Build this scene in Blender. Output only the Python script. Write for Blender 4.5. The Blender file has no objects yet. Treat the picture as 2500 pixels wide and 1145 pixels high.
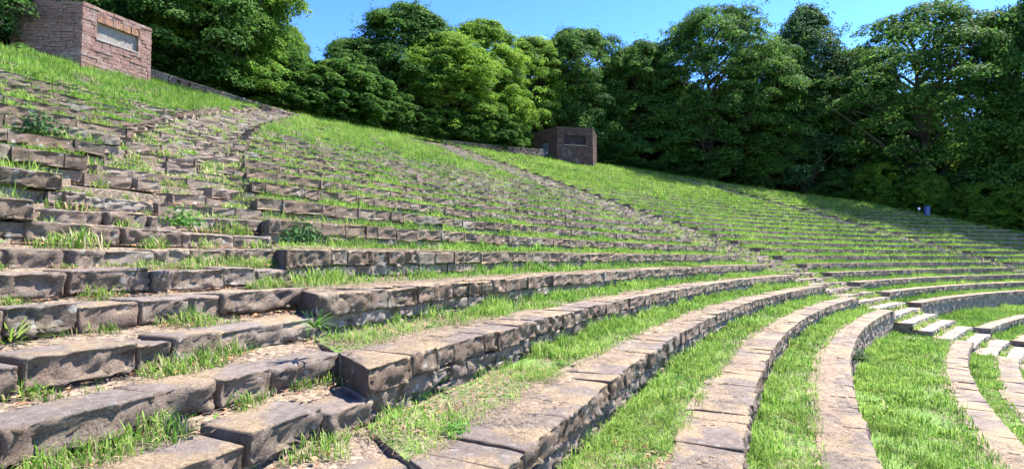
import bpy, math, random
import numpy as np
from math import radians, pi, sin, cos, atan2, hypot
degrees = np.degrees
rng = np.random.default_rng(11); random.seed(5)
scene = bpy.context.scene; COL = scene.collection

# ---------------------------------------------------------------- camera
cam = bpy.data.cameras.new("camera"); co = bpy.data.objects.new("camera", cam); COL.objects.link(co)
cam.sensor_width = 36; cam.lens = 1318.8 / 2500 * 36; cam.clip_start = .05; cam.clip_end = 6000
co.location = (0, 0, 0); co.rotation_euler = (radians(90 + 2.418), 0, 0); scene.camera = co

# ---------------------------------------------------------------- sky, sun, exposure
SUN_AZ, SUN_EL = 65.0, 60.0            # azimuth clockwise from the view direction (+Y)
w = bpy.data.worlds.new("World"); scene.world = w; w.use_nodes = True
nt = w.node_tree; bg = nt.nodes["Background"]
sky = nt.nodes.new("ShaderNodeTexSky"); sky.sky_type = 'NISHITA'; sky.sun_disc = False
sky.sun_elevation = radians(SUN_EL); sky.sun_rotation = radians(SUN_AZ)
sky.altitude = 1500; sky.air_density = 1.0; sky.dust_density = 0.0; sky.ozone_density = 2.2
gm_n = nt.nodes.new("ShaderNodeGamma"); gm_n.inputs[1].default_value = 1.46; nt.links.new(sky.outputs[0], gm_n.inputs[0])
hs_n = nt.nodes.new("ShaderNodeHueSaturation"); hs_n.inputs['Saturation'].default_value = 1.10; hs_n.inputs['Hue'].default_value = .510; nt.links.new(gm_n.outputs[0], hs_n.inputs['Color'])
nt.links.new(hs_n.outputs[0], bg.inputs[0]); bg.inputs[1].default_value = 0.072
sl = bpy.data.lights.new("sun", 'SUN'); so = bpy.data.objects.new("sun", sl); COL.objects.link(so)
sl.energy = 5.0; sl.angle = radians(.5); sl.color = (1, .95, .87)
so.rotation_euler = (radians(90 - SUN_EL), 0, radians(180-SUN_AZ))
scene.view_settings.view_transform = 'Standard'; scene.view_settings.look = 'None'
scene.view_settings.gamma = 1; scene.view_settings.exposure = 1.95

# ---------------------------------------------------------------- plan of the theatre
CX, CY = 62.90, -24.19                 # centre of the curved rows
P, H, R0, H0 = 1.2302, .45, 72.34, .089
DEP = .60                              # depth of a bench
TOPROW = 24
def rowR(u): return R0 + P*u if u >= -5 else 63.76 + P*(u + 6)
def rowH(u): return H0 + H*u if u >= -5 else -3.145 + H*(u + 6)
RO = [(60,58),(86,60),(90,68),(95,74),(98.65,79.6),(102,86),(104,90),(109.3,93.8),(114.3,98.3),(118,102),(121,102.5),
      (135,102.3),(143,100.8),(146,100.4),(149,98.8),(151.7,95.5),(160,93),(175,93),(186,60),(260,58)]
def r_out(th): return np.interp(th, [a for a, b in RO], [b for a, b in RO])
def hsurf(r):                          # smooth slope through the row tops
    return np.where(r >= 66.19, H0 + (r-R0)*H/P, np.where(r >= 63.76, -3.1, -3.145 + (r-63.76)*H/P))
# aisles: edges given as (theta_right, theta_left) in degrees at radius r
def aisle1(r): a = 155.0 - .5*(r-72.34); return a, a + degrees(2.9/r)
def aisle2(r): return 134.75 - degrees(4.21/r), 134.75 + degrees(1.16/r)
def aisle3(r): a = 109.9 + (r-71)*.22; return a - degrees(1.35/r), a + degrees(1.35/r)
AISLES = (aisle1, aisle2, aisle3)
TH0, TH1 = 88., 176.
def xy(th, r): t = np.radians(th); return CX + r*np.cos(t), CY + r*np.sin(t)
def pol(x, y): return np.degrees(np.arctan2(y-CY, x-CX)), np.hypot(x-CX, y-CY)

# ---------------------------------------------------------------- noise
def _h(i, j, k, s):
    n = (i*73856093) ^ (j*19349663) ^ (k*83492791) ^ (s*2654435761)
    n = (n ^ (n >> 13)) * 1274126177 & 0xffffffff
    n = (n ^ (n >> 16)) * 2246822519 & 0xffffffff
    return ((n ^ (n >> 15)) & 0xffff) / 65535.
def noise(p, s=0):
    p = np.asarray(p, float); i = np.floor(p).astype(np.int64); f = p - i; f = f*f*(3-2*f)
    x, y, z = i[..., 0] & 0xffff, i[..., 1] & 0xffff, i[..., 2] & 0xffff; r = 0
    for a in (0, 1):
        for b in (0, 1):
            for c in (0, 1):
                wgt = (f[..., 0] if a else 1-f[..., 0])*(f[..., 1] if b else 1-f[..., 1])*(f[..., 2] if c else 1-f[..., 2])
                r = r + wgt*_h(x+a, y+b, z+c, s)
    return r
def fbm(p, o=3, s=0):
    r = 0; a = .5; t = 0
    for k in range(o): r = r + a*noise(p*(2**k), s+k*7); t += a; a *= .5
    return r/t
def n2(x, y, f, s=0, o=2): return fbm(np.stack([x*f, y*f, np.zeros_like(x)], -1), o, s)

# ---------------------------------------------------------------- mesh helpers
class MB:
    """collects quads and triangles with one float attribute per vertex"""
    def __init__(s): s.v = []; s.q = []; s.t = []; s.a = []; s.n = 0
    def add(s, v, q=None, t=None, a=0.5):
        v = np.asarray(v, float).reshape(-1, 3)
        if q is not None and len(q): s.q.append(np.asarray(q)+s.n)
        if t is not None and len(t): s.t.append(np.asarray(t)+s.n)
        s.v.append(v); s.a.append(np.broadcast_to(np.asarray(a, float), (len(v),))); s.n += len(v)
    def build(s, name, mat, parent=None, smooth=False):
        me = bpy.data.meshes.new(name)
        if s.n:
            v = np.concatenate(s.v); q = np.concatenate(s.q) if s.q else np.zeros((0, 4), int)
            t = np.concatenate(s.t) if s.t else np.zeros((0, 3), int)
            me.vertices.add(len(v)); me.vertices.foreach_set('co', v.astype(np.float32).ravel())
            me.loops.add(len(q)*4+len(t)*3); me.loops.foreach_set('vertex_index', np.concatenate([q.ravel(), t.ravel()]).astype(np.int32))
            me.polygons.add(len(q)+len(t))
            st = np.concatenate([np.arange(len(q))*4, len(q)*4+np.arange(len(t))*3]).astype(np.int32)
            me.polygons.foreach_set('loop_start', st)
            at = me.attributes.new('tint', 'FLOAT', 'POINT'); at.data.foreach_set('value', np.concatenate(s.a).astype(np.float32))
            me.polygons.foreach_set('use_smooth', np.full(len(q)+len(t), bool(smooth)))
            me.update(calc_edges=True); me.validate()
        for m in (mat if isinstance(mat, (list, tuple)) else [mat]): me.materials.append(m)
        o = bpy.data.objects.new(name, me); COL.objects.link(o)
        if parent: o.parent = parent
        return o
def tag(o, label=None, cat=None, group=None, kind=None):
    if label: o['label'] = label
    if cat: o['category'] = cat
    if group: o['group'] = group
    if kind: o['kind'] = kind
    return o
def empty(name, loc, label, cat, group=None):
    o = bpy.data.objects.new(name, None); o.empty_display_size = .2; COL.objects.link(o); o.location = loc
    return tag(o, label, cat, group)
def keep(child, parent):               # parent a child built in world coordinates
    child.parent = parent; child.matrix_parent_inverse = __import__('mathutils').Matrix.Translation(-parent.location)
    return child

_T = {}
def cube_t(nx, ny, nz):
    """welded surface grid of the cube [-1,1]^3"""
    k = (nx, ny, nz)
    if k in _T: return _T[k]
    idx = {}; V = []; Q = []
    def vid(i, j, l):
        t = (i, j, l)
        if t not in idx: idx[t] = len(V); V.append((2*i/nx-1, 2*j/ny-1, 2*l/nz-1))
        return idx[t]
    for i in range(nx):
        for j in range(ny):
            Q.append((vid(i, j, nz), vid(i+1, j, nz), vid(i+1, j+1, nz), vid(i, j+1, nz)))
            Q.append((vid(i, j, 0), vid(i, j+1, 0), vid(i+1, j+1, 0), vid(i+1, j, 0)))
    for i in range(nx):
        for l in range(nz):
            Q.append((vid(i, 0, l), vid(i+1, 0, l), vid(i+1, 0, l+1), vid(i, 0, l+1)))
            Q.append((vid(i, ny, l), vid(i, ny, l+1), vid(i+1, ny, l+1), vid(i+1, ny, l)))
    for j in range(ny):
        for l in range(nz):
            Q.append((vid(0, j, l), vid(0, j, l+1), vid(0, j+1, l+1), vid(0, j+1, l)))
            Q.append((vid(nx, j, l), vid(nx, j+1, l), vid(nx, j+1, l+1), vid(nx, j, l+1)))
    _T[k] = (np.array(V, float), np.array(Q)); return _T[k]
def stone_local(lx, ly, lz, lod, seed, rough=.02, rad=.03):
    """rough hewn block, x along the row, y = depth (front is -y), z up; centred"""
    if lod == 0: n = (max(3, int(lx/.032)), max(3, int(ly/.05)), max(4, int(lz/.028)))
    elif lod == 1: n = (max(3, int(lx/.10)), 3, 4)
    elif lod == 2: n = (2, 2, 2)
    else: n = (1, 1, 1)
    V, Q = cube_t(*n); e = np.array([lx, ly, lz])/2
    if lod >= 2:
        J = np.random.default_rng(seed).normal(0, 1, V.shape)*np.array([.001, .012, .006])*(1 if lod == 3 else 1.2)
        J[:, 2] = np.where(V[:, 2] > 0, J[:, 2]*.35, J[:, 2])
        return V*e + J, Q
    p = np.sign(V)*np.abs(V)**.75; q = p*e; rad = min(rad, e.min()*.6)
    inn = np.clip(q, -(e-rad), e-rad); d = q-inn; L = np.linalg.norm(d, axis=1, keepdims=True); L[L < 1e-9] = 1
    nrm = d/L; q = inn + nrm*np.minimum(rad, np.linalg.norm(d, axis=1, keepdims=True))
    off = np.array([seed*1.37 % 97, seed*2.11 % 89, seed*.73 % 83])
    f1 = fbm((q+off)*3.2, 2, 3)-.5; f2 = fbm((q+off)*11., 3, 9)-.5
    f3 = np.abs(fbm((q+off)*np.array([8., 8., 24.]), 3, 5)-.5)
    side = np.clip(-nrm[:, 1], 0, 1); top = np.clip(nrm[:, 2], 0, 1)
    amp = rough*(1+1.9*side)*(1-.72*top)*(1-.75*np.abs(nrm[:, 0]))
    f4 = fbm((q+off)*np.array([5., 5., 9.]), 2, 31); f4 = np.floor(f4*9)/9-.5; f5 = fbm((q+off)*28., 2, 13)-.5
    disp = (f1*1.0 + f2*1.3 - f3*1.7 + f4*1.5 + (f5*1.5 if lod == 0 else 0))*amp
    q[:, 2] -= np.clip(noise((q+off)*6.1, 41)-.62, 0, 1)*.10*top*np.clip(np.abs(q[:, 1])/ly*2-.5, 0, 1)
    # chipped lower edge
    chip = np.clip(noise((q+off)*4.3, 21)-.55, 0, 1)*.16*side*np.clip(.2-q[:, 2]/lz, 0, 1)
    q = q + nrm*disp[:, None]; q[:, 1] += chip
    r2 = np.random.default_rng(seed)
    q[:, 2] += q[:, 0]*r2.normal(0, .012) + q[:, 1]*r2.normal(0, .02)
    return q, Q
def lod_for(d): return 0 if d < 9 else 1 if d < 22 else 2 if d < 42 else 3

def stone_polar(mb, th, r, z, lx, ly, lz, seed, rough=.02, yaw=0, tint=None, rad=.014, lod=None, shear=0.):
    """block whose FRONT face sits at radius r, centred at angle th, top at z"""
    x, y = xy(th, r); d = hypot(x, y); l = lod_for(d) if lod is None else lod
    q, Q = stone_local(lx, ly, lz, l, seed, rough, rad)
    c, s_ = cos(yaw), sin(yaw); q = np.stack([q[:, 0]*c-q[:, 1]*s_, q[:, 0]*s_+q[:, 1]*c, q[:, 2]], 1)
    t = radians(th); er = np.array([cos(t), sin(t)]); et = np.array([-sin(t), cos(t)])
    s = -q[:, 0]                       # x to the right seen from the centre side
    rr = r + ly/2 + q[:, 1]; tt = t + s/r + shear*(rr-r)*np.clip(s/lx+.5, 0, 1)
    v = np.stack([CX+rr*np.cos(tt), CY+rr*np.sin(tt), z-lz/2+q[:, 2]], 1)
    mb.add(v, Q[:, ::-1] if False else Q, a=(tint if tint is not None else (seed*0.618) % 1 if d < 20 else .3+.4*((seed*0.618) % 1)))

# ---------------------------------------------------------------- materials
def newmat(name):
    m = bpy.data.materials.new(name); m.use_nodes = True; nt = m.node_tree
    b = nt.nodes["Principled BSDF"]; return m, nt, b
def N(nt, t, **k):
    n = nt.nodes.new(t)
    for a, v in k.items():
        if a == 'in_':
            for i, x in v.items(): n.inputs[i].default_value = x
        else: setattr(n, a, v)
    return n
def ramp(nt, fac, stops, interp='LINEAR'):
    r = nt.nodes.new('ShaderNodeValToRGB'); r.color_ramp.interpolation = interp; e = r.color_ramp.elements
    while len(e) < len(stops): e.new(.5)
    for i, (p, c) in enumerate(stops): e[i].position = p; e[i].color = (*c, 1) if len(c) == 3 else c
    nt.links.new(fac, r.inputs[0]); return r.outputs[0]
def mix(nt, fac, a, b, mode='MIX'):
    m = nt.nodes.new('ShaderNodeMix'); m.data_type = 'RGBA'; m.blend_type = mode
    for i, x in ((0, fac), (6, a), (7, b)):
        if hasattr(x, 'is_output') or isinstance(x, bpy.types.NodeSocket): nt.links.new(x, m.inputs[i])
        else: m.inputs[i].default_value = x if i == 0 else (*x, 1)
    return m.outputs[2]
def noisen(nt, vec, scale, detail=4, rough=.6, dist=0):
    n = N(nt, 'ShaderNodeTexNoise'); n.inputs['Scale'].default_value = scale; n.inputs['Detail'].default_value = detail
    n.inputs['Roughness'].default_value = rough; n.inputs['Distortion'].default_value = dist
    nt.links.new(vec, n.inputs['Vector']); return n.outputs['Fac']
def stone_mat(name, dark, mid, light, warm, lichen=.5, straw=0., bump=.5, topgrey=.5):
    m, nt, b = newmat(name); L = nt.links.new
    g = N(nt, 'ShaderNodeNewGeometry'); pos = g.outputs['Position']
    at = N(nt, 'ShaderNodeAttribute', attribute_name='tint').outputs['Fac']
    big = noisen(nt, pos, 2.3, 5, .65, .4); fine = noisen(nt, pos, 15, 10, .78, .5); med = noisen(nt, pos, 6.5, 5, .65)
    c = ramp(nt, fine, [(.36, dark), (.48, mid), (.62, light)])
    tc = ramp(nt, at, [(0, mid), (.22, warm), (.4, light), (.6, dark), (.8, mid), (1, warm)])
    c = mix(nt, .5, c, tc)
    c = mix(nt, ramp(nt, big, [(.42, (0, 0, 0)), (.62, (.75, .75, .75))]), c, warm)
    c = mix(nt, ramp(nt, med, [(.53, (0, 0, 0)), (.66, (.65, .65, .65))]), c, dark)
    spk = noisen(nt, pos, 70, 4, .75); c = mix(nt, 1., c, ramp(nt, spk, [(.34, (.38, .36, .35)), (.46, (.85, .85, .85)), (.6, (1, 1, 1)), (.7, (1.35, 1.32, 1.3))]), 'MULTIPLY')
    # lichen: pale patches and fine spots
    v = N(nt, 'ShaderNodeTexVoronoi'); v.inputs['Scale'].default_value = 9; L(pos, v.inputs['Vector'])
    lm = noisen(nt, pos, 3.7, 3, .5, .8)
    sp = N(nt, 'ShaderNodeMath', operation='LESS_THAN'); L(v.outputs['Distance'], sp.inputs[0]); sp.inputs[1].default_value = .26
    sq = N(nt, 'ShaderNodeMath', operation='MULTIPLY'); L(sp.outputs[0], sq.inputs[0]); L(ramp(nt, lm, [(.50, (0, 0, 0)), (.62, (lichen,)*3)]), sq.inputs[1])
    c = mix(nt, sq.outputs[0], c, (.42, .42, .38))
    c = mix(nt, ramp(nt, noisen(nt, pos, 1.1, 4, .6), [(.56, (0, 0, 0)), (.72, (.45*lichen*2,)*3)]), c, (.30, .29, .25))
    sep = N(nt, 'ShaderNodeSeparateXYZ'); L(g.outputs['True Normal'], sep.inputs[0])
    up = ramp(nt, sep.outputs['Z'], [(.55, (0, 0, 0)), (.85, (1, 1, 1))])
    tg = N(nt, 'ShaderNodeMath', operation='MULTIPLY'); L(up, tg.inputs[0]); tg.inputs[1].default_value = topgrey
    c = mix(nt, tg.outputs[0], c, ramp(nt, fine, [(.3, (.11, .09, .077)), (.5, (.245, .207, .18)), (.7, (.38, .335, .30))]))
    if straw > 0:                      # mown straw lying on the bench tops
        s = N(nt, 'ShaderNodeMath', operation='MULTIPLY'); L(up, s.inputs[0])
        L(ramp(nt, noisen(nt, pos, 1.6, 5, .6), [(.5-straw*.18, (0, 0, 0)), (.58-straw*.12, (.9,)*3)]), s.inputs[1])
        c = mix(nt, s.outputs[0], c, ramp(nt, noisen(nt, pos, 38, 4, .7), [(.3, (.17, .115, .065)), (.5, (.34, .25, .15)), (.7, (.50, .39, .25))]))
    L(c, b.inputs['Base Color']); b.inputs['Roughness'].default_value = .92; b.inputs['Specular IOR Level'].default_value = .25
    bp = N(nt, 'ShaderNodeBump'); bp.inputs['Strength'].default_value = bump; bp.inputs['Distance'].default_value = .03
    h = N(nt, 'ShaderNodeMath', operation='ADD'); L(fine, h.inputs[0]); L(noisen(nt, pos, 60, 6, .8), h.inputs[1])
    L(h.outputs[0], bp.inputs['Height']); L(bp.outputs[0], b.inputs['Normal']); return m
SANDD = stone_mat('brown_sandstone', (.052, .038, .026), (.18, .136, .100), (.28, .228, .175), (.20, .13, .092), .6, .22, 1., .5)
STEPM = stone_mat('step_sandstone', (.095, .074, .056), (.23, .185, .143), (.35, .295, .235), (.25, .17, .128), .65, .05, 1., .6)
SLABM = stone_mat('stair_slab', (.12, .10, .085), (.29, .255, .225), (.42, .385, .35), (.27, .22, .19), .6, .05, .8, .5)
LOWM = stone_mat('rubble_stone', (.09, .075, .062), (.22, .18, .15), (.33, .28, .235), (.22, .15, .115), .7, .2, .9, .3)
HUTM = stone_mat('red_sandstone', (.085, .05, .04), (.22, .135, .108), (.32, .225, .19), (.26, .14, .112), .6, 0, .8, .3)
LINM = stone_mat('lintel_sandstone', (.12, .06, .04), (.24, .13, .09), (.34, .24, .19), (.33, .17, .09), .3, 0, .8, .2)
DHUT = stone_mat('shaded_weathered_sandstone', (.026, .016, .014), (.066, .042, .037), (.115, .085, .075), (.10, .048, .038), .3, 0, .8, .3)  # stained hut stone, with the hut's shade also darkened into the colour
PALEM = stone_mat('pale_slab', (.16, .145, .13), (.26, .235, .205), (.35, .32, .28), (.26, .21, .18), .5, 0, .4, .2)

def grass_mat(name, stops, trans=.35):
    m, nt, b = newmat(name); L = nt.links.new
    at = N(nt, 'ShaderNodeAttribute', attribute_name='tint').outputs['Fac']
    c = ramp(nt, at, stops); g = N(nt, 'ShaderNodeNewGeometry')
    big = noisen(nt, g.outputs['Position'], .9, 4, .6)
    hs = N(nt, 'ShaderNodeHueSaturation'); L(c, hs.inputs['Color'])
    mr = N(nt, 'ShaderNodeMapRange', in_={1: .3, 2: .7, 3: .68, 4: 1.28}); L(big, mr.inputs[0]); L(mr.outputs[0], hs.inputs['Value'])
    c = hs.outputs[0]; L(c, b.inputs['Base Color']); b.inputs['Roughness'].default_value = .7; b.inputs['Specular IOR Level'].default_value = .15
    tr = N(nt, 'ShaderNodeBsdfTranslucent'); L(c, tr.inputs[0]); ms = N(nt, 'ShaderNodeMixShader'); ms.inputs[0].default_value = trans
    L(b.outputs[0], ms.inputs[1]); L(tr.outputs[0], ms.inputs[2]); L(ms.outputs[0], nt.nodes['Material Output'].inputs[0]); return m
GRASS = grass_mat('grass_blades', [(0, (.045, .125, .015)), (.25, (.11, .23, .028)), (.5, (.20, .335, .052)), (.8, (.34, .44, .11)), (.88, (.46, .39, .21)), (1, (.60, .51, .32))], .45)
WEED = grass_mat('weed_leaf', [(0, (.035, .11, .015)), (.5, (.075, .19, .03)), (1, (.15, .27, .05))], .35)
DARKW = grass_mat('ivy_leaf', [(0, (.018, .05, .014)), (1, (.05, .12, .03))], .2)
STRAW = grass_mat('straw', [(0, (.36, .24, .12)), (.5, (.58, .44, .26)), (1, (.72, .60, .42))], .05)
_nt = STRAW.node_tree; _g = _nt.nodes.new('ShaderNodeNewGeometry'); _b = _nt.nodes['Principled BSDF']
_w = _nt.nodes.new('ShaderNodeMapping'); _w.inputs['Scale'].default_value = (1, 1, 1); _nt.links.new(_g.outputs['Position'], _w.inputs[0])
_f = noisen(_nt, _w.outputs[0], 16, 9, .86, 2.5); _c = ramp(_nt, _f, [(.38, (.05, .037, .028)), (.46, (.155, .115, .083)), (.54, (.29, .225, .165)), (.64, (.50, .42, .32))])
_a = [l.from_socket for l in _nt.links if l.to_socket == _b.inputs['Base Color']][0]
_nt.links.new(mix(_nt, .85, _a, _c), _b.inputs['Base Color'])
_bp = _nt.nodes.new('ShaderNodeBump'); _bp.inputs['Strength'].default_value = .9; _bp.inputs['Distance'].default_value = .02; _nt.links.new(_f, _bp.inputs['Height']); _nt.links.new(_bp.outputs[0], _b.inputs['Normal'])
LITTER = grass_mat('dead_leaf', [(0, (.16, .06, .03)), (.5, (.36, .17, .085)), (1, (.52, .33, .2))], .15)
PETAL = grass_mat('petal', [(0, (.7, .7, .5)), (1, (.8, .8, .72))], .3)
def leaf_mat(name, a, b_, c_, tr=.45):
    return grass_mat(name, [(0, a), (.55, b_), (1, c_)], tr)
def ground_mat(name, green):
    m, nt, b = newmat(name); L = nt.links.new; g = N(nt, 'ShaderNodeNewGeometry'); pos = g.outputs['Position']
    soil = ramp(nt, noisen(nt, pos, 24, 6, .75), [(.34, (.05, .036, .026)), (.5, (.19, .14, .095)), (.64, (.36, .285, .20))])
    gr = ramp(nt, noisen(nt, pos, 30, 5, .7), [(.3, (.035, .075, .012)), (.52, (.10, .19, .025)), (.7, (.2, .28, .05))])
    c = mix(nt, ramp(nt, noisen(nt, pos, 1.3, 5, .65), [(.5-green, (0, 0, 0)), (.58-green, (1, 1, 1))]), soil, gr)
    L(c, b.inputs['Base Color']); b.inputs['Roughness'].default_value = .95
    bp = N(nt, 'ShaderNodeBump'); bp.inputs['Strength'].default_value = .8; bp.inputs['Distance'].default_value = .04
    L(noisen(nt, pos, 30, 5, .7), bp.inputs['Height']); L(bp.outputs[0], b.inputs['Normal']); return m
GND = ground_mat('turf', .16); SOIL = ground_mat('litter_soil', -.14)
m, nt_, b_ = newmat('forest_soil'); FLOOR = m
g_ = N(nt_, 'ShaderNodeNewGeometry'); nt_.links.new(ramp(nt_, noisen(nt_, g_.outputs['Position'], 2.5, 5), [(.35, (.02, .025, .01)), (.6, (.05, .055, .02)), (.75, (.10, .08, .045))]), b_.inputs['Base Color'])
b_.inputs['Roughness'].default_value = 1
def plain(name, col, rough=.6, metal=0):
    m, nt, b = newmat(name); g = N(nt, 'ShaderNodeNewGeometry')
    c = mix(nt, .35, col, ramp(nt, noisen(nt, g.outputs['Position'], 9, 4), [(.3, tuple(x*.6 for x in col)), (.7, tuple(min(1, x*1.3) for x in col))]))
    nt.links.new(c, b.inputs['Base Color']); b.inputs['Roughness'].default_value = rough; b.inputs['Specular IOR Level'].default_value = .2; return m
def bark_mat():
    m, nt, b = newmat('bark'); g = N(nt, 'ShaderNodeNewGeometry'); mp = N(nt, 'ShaderNodeMapping'); mp.inputs['Scale'].default_value = (6, 6, 1.2)
    nt.links.new(g.outputs['Position'], mp.inputs[0])
    nt.links.new(ramp(nt, noisen(nt, mp.outputs[0], 2, 5, .7), [(.35, (.03, .025, .018)), (.65, (.10, .085, .065))]), b.inputs['Base Color'])
    b.inputs['Roughness'].default_value = .95; return m
BARK = bark_mat()

# ---------------------------------------------------------------- ground
def blocks_at(r):
    """angular spans between the aisles at radius r, right to left"""
    a3, a2, a1 = aisle3(r), aisle2(r), aisle1(r)
    return [('far', TH0, a3[0]), ('right', a3[1], a2[0]), ('middle', a2[1], a1[0]), ('left', a1[1], TH1)]
def strip(mb, f0, f1, r0, r1, z0, z1, nr, step=.5, jit=.02, drop=0.):
    """polar strip between angle functions; z noise; outer limit r_out respected"""
    ta, tb = f0(r0), f1(r0); n = max(2, int(radians(tb-ta)*r0/step))
    rs = np.linspace(r0, r1, nr+1); u = np.linspace(0, 1, n+1)
    TH = np.stack([f0(r)*(1-u)+f1(r)*u for r in rs]); RR = np.repeat(rs[:, None], n+1, 1)
    X, Y = xy(TH, RR); Z = np.repeat(np.linspace(z0, z1, nr+1)[:, None], n+1, 1) + (n2(X, Y, 1.3, 4)-.5)*jit*2
    I = np.arange((nr+1)*(n+1)).reshape(nr+1, n+1)
    q = np.stack([I[:-1, :-1], I[1:, :-1], I[1:, 1:], I[:-1, 1:]], -1).reshape(-1, 4)
    keepm = (RR < r_out(TH)+.6).ravel(); q = q[keepm[q].all(1)]
    mb.add(np.stack([X, Y, Z], -1), q)
ROWS = list(range(-10, TOPROW+1))
def tread_z(u): return rowH(u)-.015
RISE = lambda u: 0 if u == -6 else float(np.interp(u, [-5, -2, 0, 4, 9], [.02, .04, .08, .17, .27]))
def tread_at(u, r):
    if u == -6: return np.interp(r, [63.76, 66.19], [-3.16, -3.06])
    return rowH(u)-.015 + RISE(u)*np.clip((r-rowR(u)-.5)/.75, 0, 1)
gm = MB(); skirts = []
for u in ROWS:
    r0 = rowR(u)+.12; r1 = (rowR(u+1) if u != -6 else rowR(-5))+.06 if u < TOPROW else rowR(u)+3
    z = tread_z(u); z1 = z+RISE(u) if u != -6 else -3.06
    for nme in range(4):
        f0 = (lambda r, k=nme: blocks_at(r)[k][1]); f1 = (lambda r, k=nme: blocks_at(r)[k][2])
        rm = min(rowR(u)+.52, r1); strip(gm, f0, f1, r0, rm, z-.12, z-.12, 1, .25 if u < 3 else .6)
        strip(gm, f0, f1, rm, r1, z, z1, 4 if u < 6 else 2, .25 if u < 3 else .6)
        for f_ in (f0, f1):
            X_, Y_ = xy(np.array([f_(rm), f_(r1)]), np.array([rm, r1]))
            if rm < r_out(f_(rm)): skirts.append([(X_[0], Y_[0], z+.012), (X_[1], Y_[1], z1+.012), (X_[1], Y_[1], z-.55), (X_[0], Y_[0], z-.55)])
        # riser behind the stones
        zb = (tread_z(u-1) if u != -5 else -3.1) if u > -10 else z-.5
        g0 = (lambda r, f=f0: f(r)+degrees(.2/r)); g1 = (lambda r, f=f1: f(r)-degrees(.2/r))
        strip(gm, g0, g1, r0-.001, r0, zb-.05, z, 1, .6, 0)
gm.build('ground', GND, smooth=True)['kind'] = 'structure'

# steps: (front radius, level of the tread)
STEPS = []
for u in range(-5, TOPROW+1): STEPS += [(rowR(u), rowH(u)-.225), (rowR(u)+.615, rowH(u))]
STEPS += [(66.19-.61*k, -2.385-.246*k) for k in (1, 2, 3)]
for u in (-6, -7, -8, -9, -10): STEPS += [(rowR(u), rowH(u)-.225)] + ([(rowR(u)+.615, rowH(u))] if u < -6 else [])
STEPS = sorted(set((round(a, 3), round(b, 3)) for a, b in STEPS))
pm = MB()
for k_ in skirts: pm.add(k_, [(0, 1, 2, 3)])
for i, (r, z) in enumerate(STEPS):
    rn = STEPS[i+1][0] if i+1 < len(STEPS) else r+.7
    zp = STEPS[i-1][1] if i else z-.25
    for A in AISLES:
        strip(pm, lambda r, A=A: A(r)[0]-.02, lambda r, A=A: A(r)[1]+.02, r+.12, rn+.14, z-.06, z+.035, 4, .12, .02)
        strip(pm, lambda r, A=A: A(r)[0], lambda r, A=A: A(r)[1], r+.119, r+.12, zp-.1, z-.05, 1, .3, 0)
        for s in (0, 1):               # raised sides where the stair stands above the lawn
            th = A(r)[s]; th2 = A(rn)[s]; x0, y0 = xy(th, r+.12); x1, y1 = xy(th2, rn+.14)
            pm.add([(x0, y0, z-.05), (x1, y1, z-.03), (x1, y1, z-.8), (x0, y0, z-.8)], [(0, 1, 2, 3)])
pm.build('path', SOIL, smooth=True)['kind'] = 'structure'

# forest floor and the land beyond, one sheet all round
fm = MB(); ths = np.concatenate([np.arange(0, 60, 4.), np.arange(60, 200, 1.), np.arange(200, 361, 4.)])
offs = [0, .6, 2.5, 6, 14, 30, 60, 140, 500, 3500]
def floor_z(th, d):
    inside = (th >= 86) & (th <= 186); ro = r_out(th)
    z0 = np.where(inside, hsurf(ro)+.02, -5.6); z0 = np.maximum(z0, -5.6)
    return z0 + np.interp(d, offs, [-.25, -.12, -.15, -.4, -1.2, -4, -9, -22, -45, -90])
V = []
for d in offs:
    x, y = xy(ths, r_out(ths)+d); V.append(np.stack([x, y, floor_z(ths, d)], 1))
I = np.arange(len(offs)*len(ths)).reshape(len(offs), -1)
fm.add(np.concatenate(V), np.stack([I[:-1, :-1], I[1:, :-1], I[1:, 1:], I[:-1, 1:]], -1).reshape(-1, 4))
fm.build('forest_floor', FLOOR, smooth=True)['kind'] = 'structure'
om = MB(); rr = np.array([0, 10, 25, 40, 50, 54, 62]); V = [np.stack([*xy(ths, r), np.full(len(ths), -5.62)], 1) for r in rr]
I = np.arange(len(rr)*len(ths)).reshape(len(rr), -1); om.add(np.concatenate(V), np.stack([I[:-1, :-1], I[1:, :-1], I[1:, 1:], I[:-1, 1:]], -1).reshape(-1, 4))
om.build('stage_lawn', GND)['kind'] = 'structure'

# ---------------------------------------------------------------- bench rows
ORD = ['', 'first', 'second', 'third', 'fourth', 'fifth', 'sixth', 'seventh', 'eighth', 'ninth', 'tenth', 'eleventh', 'twelfth', 'thirteenth',
       'fourteenth', 'fifteenth', 'sixteenth', 'seventeenth', 'eighteenth', 'nineteenth', 'twentieth']
ORD += ['twenty-'+o for o in ORD[1:10]] + ['thirtieth']
WHERE = {'left': 'left of the near stair', 'middle': 'between near and middle stairs', 'right': 'between middle and far stairs', 'far': 'beyond the far stair'}
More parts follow.
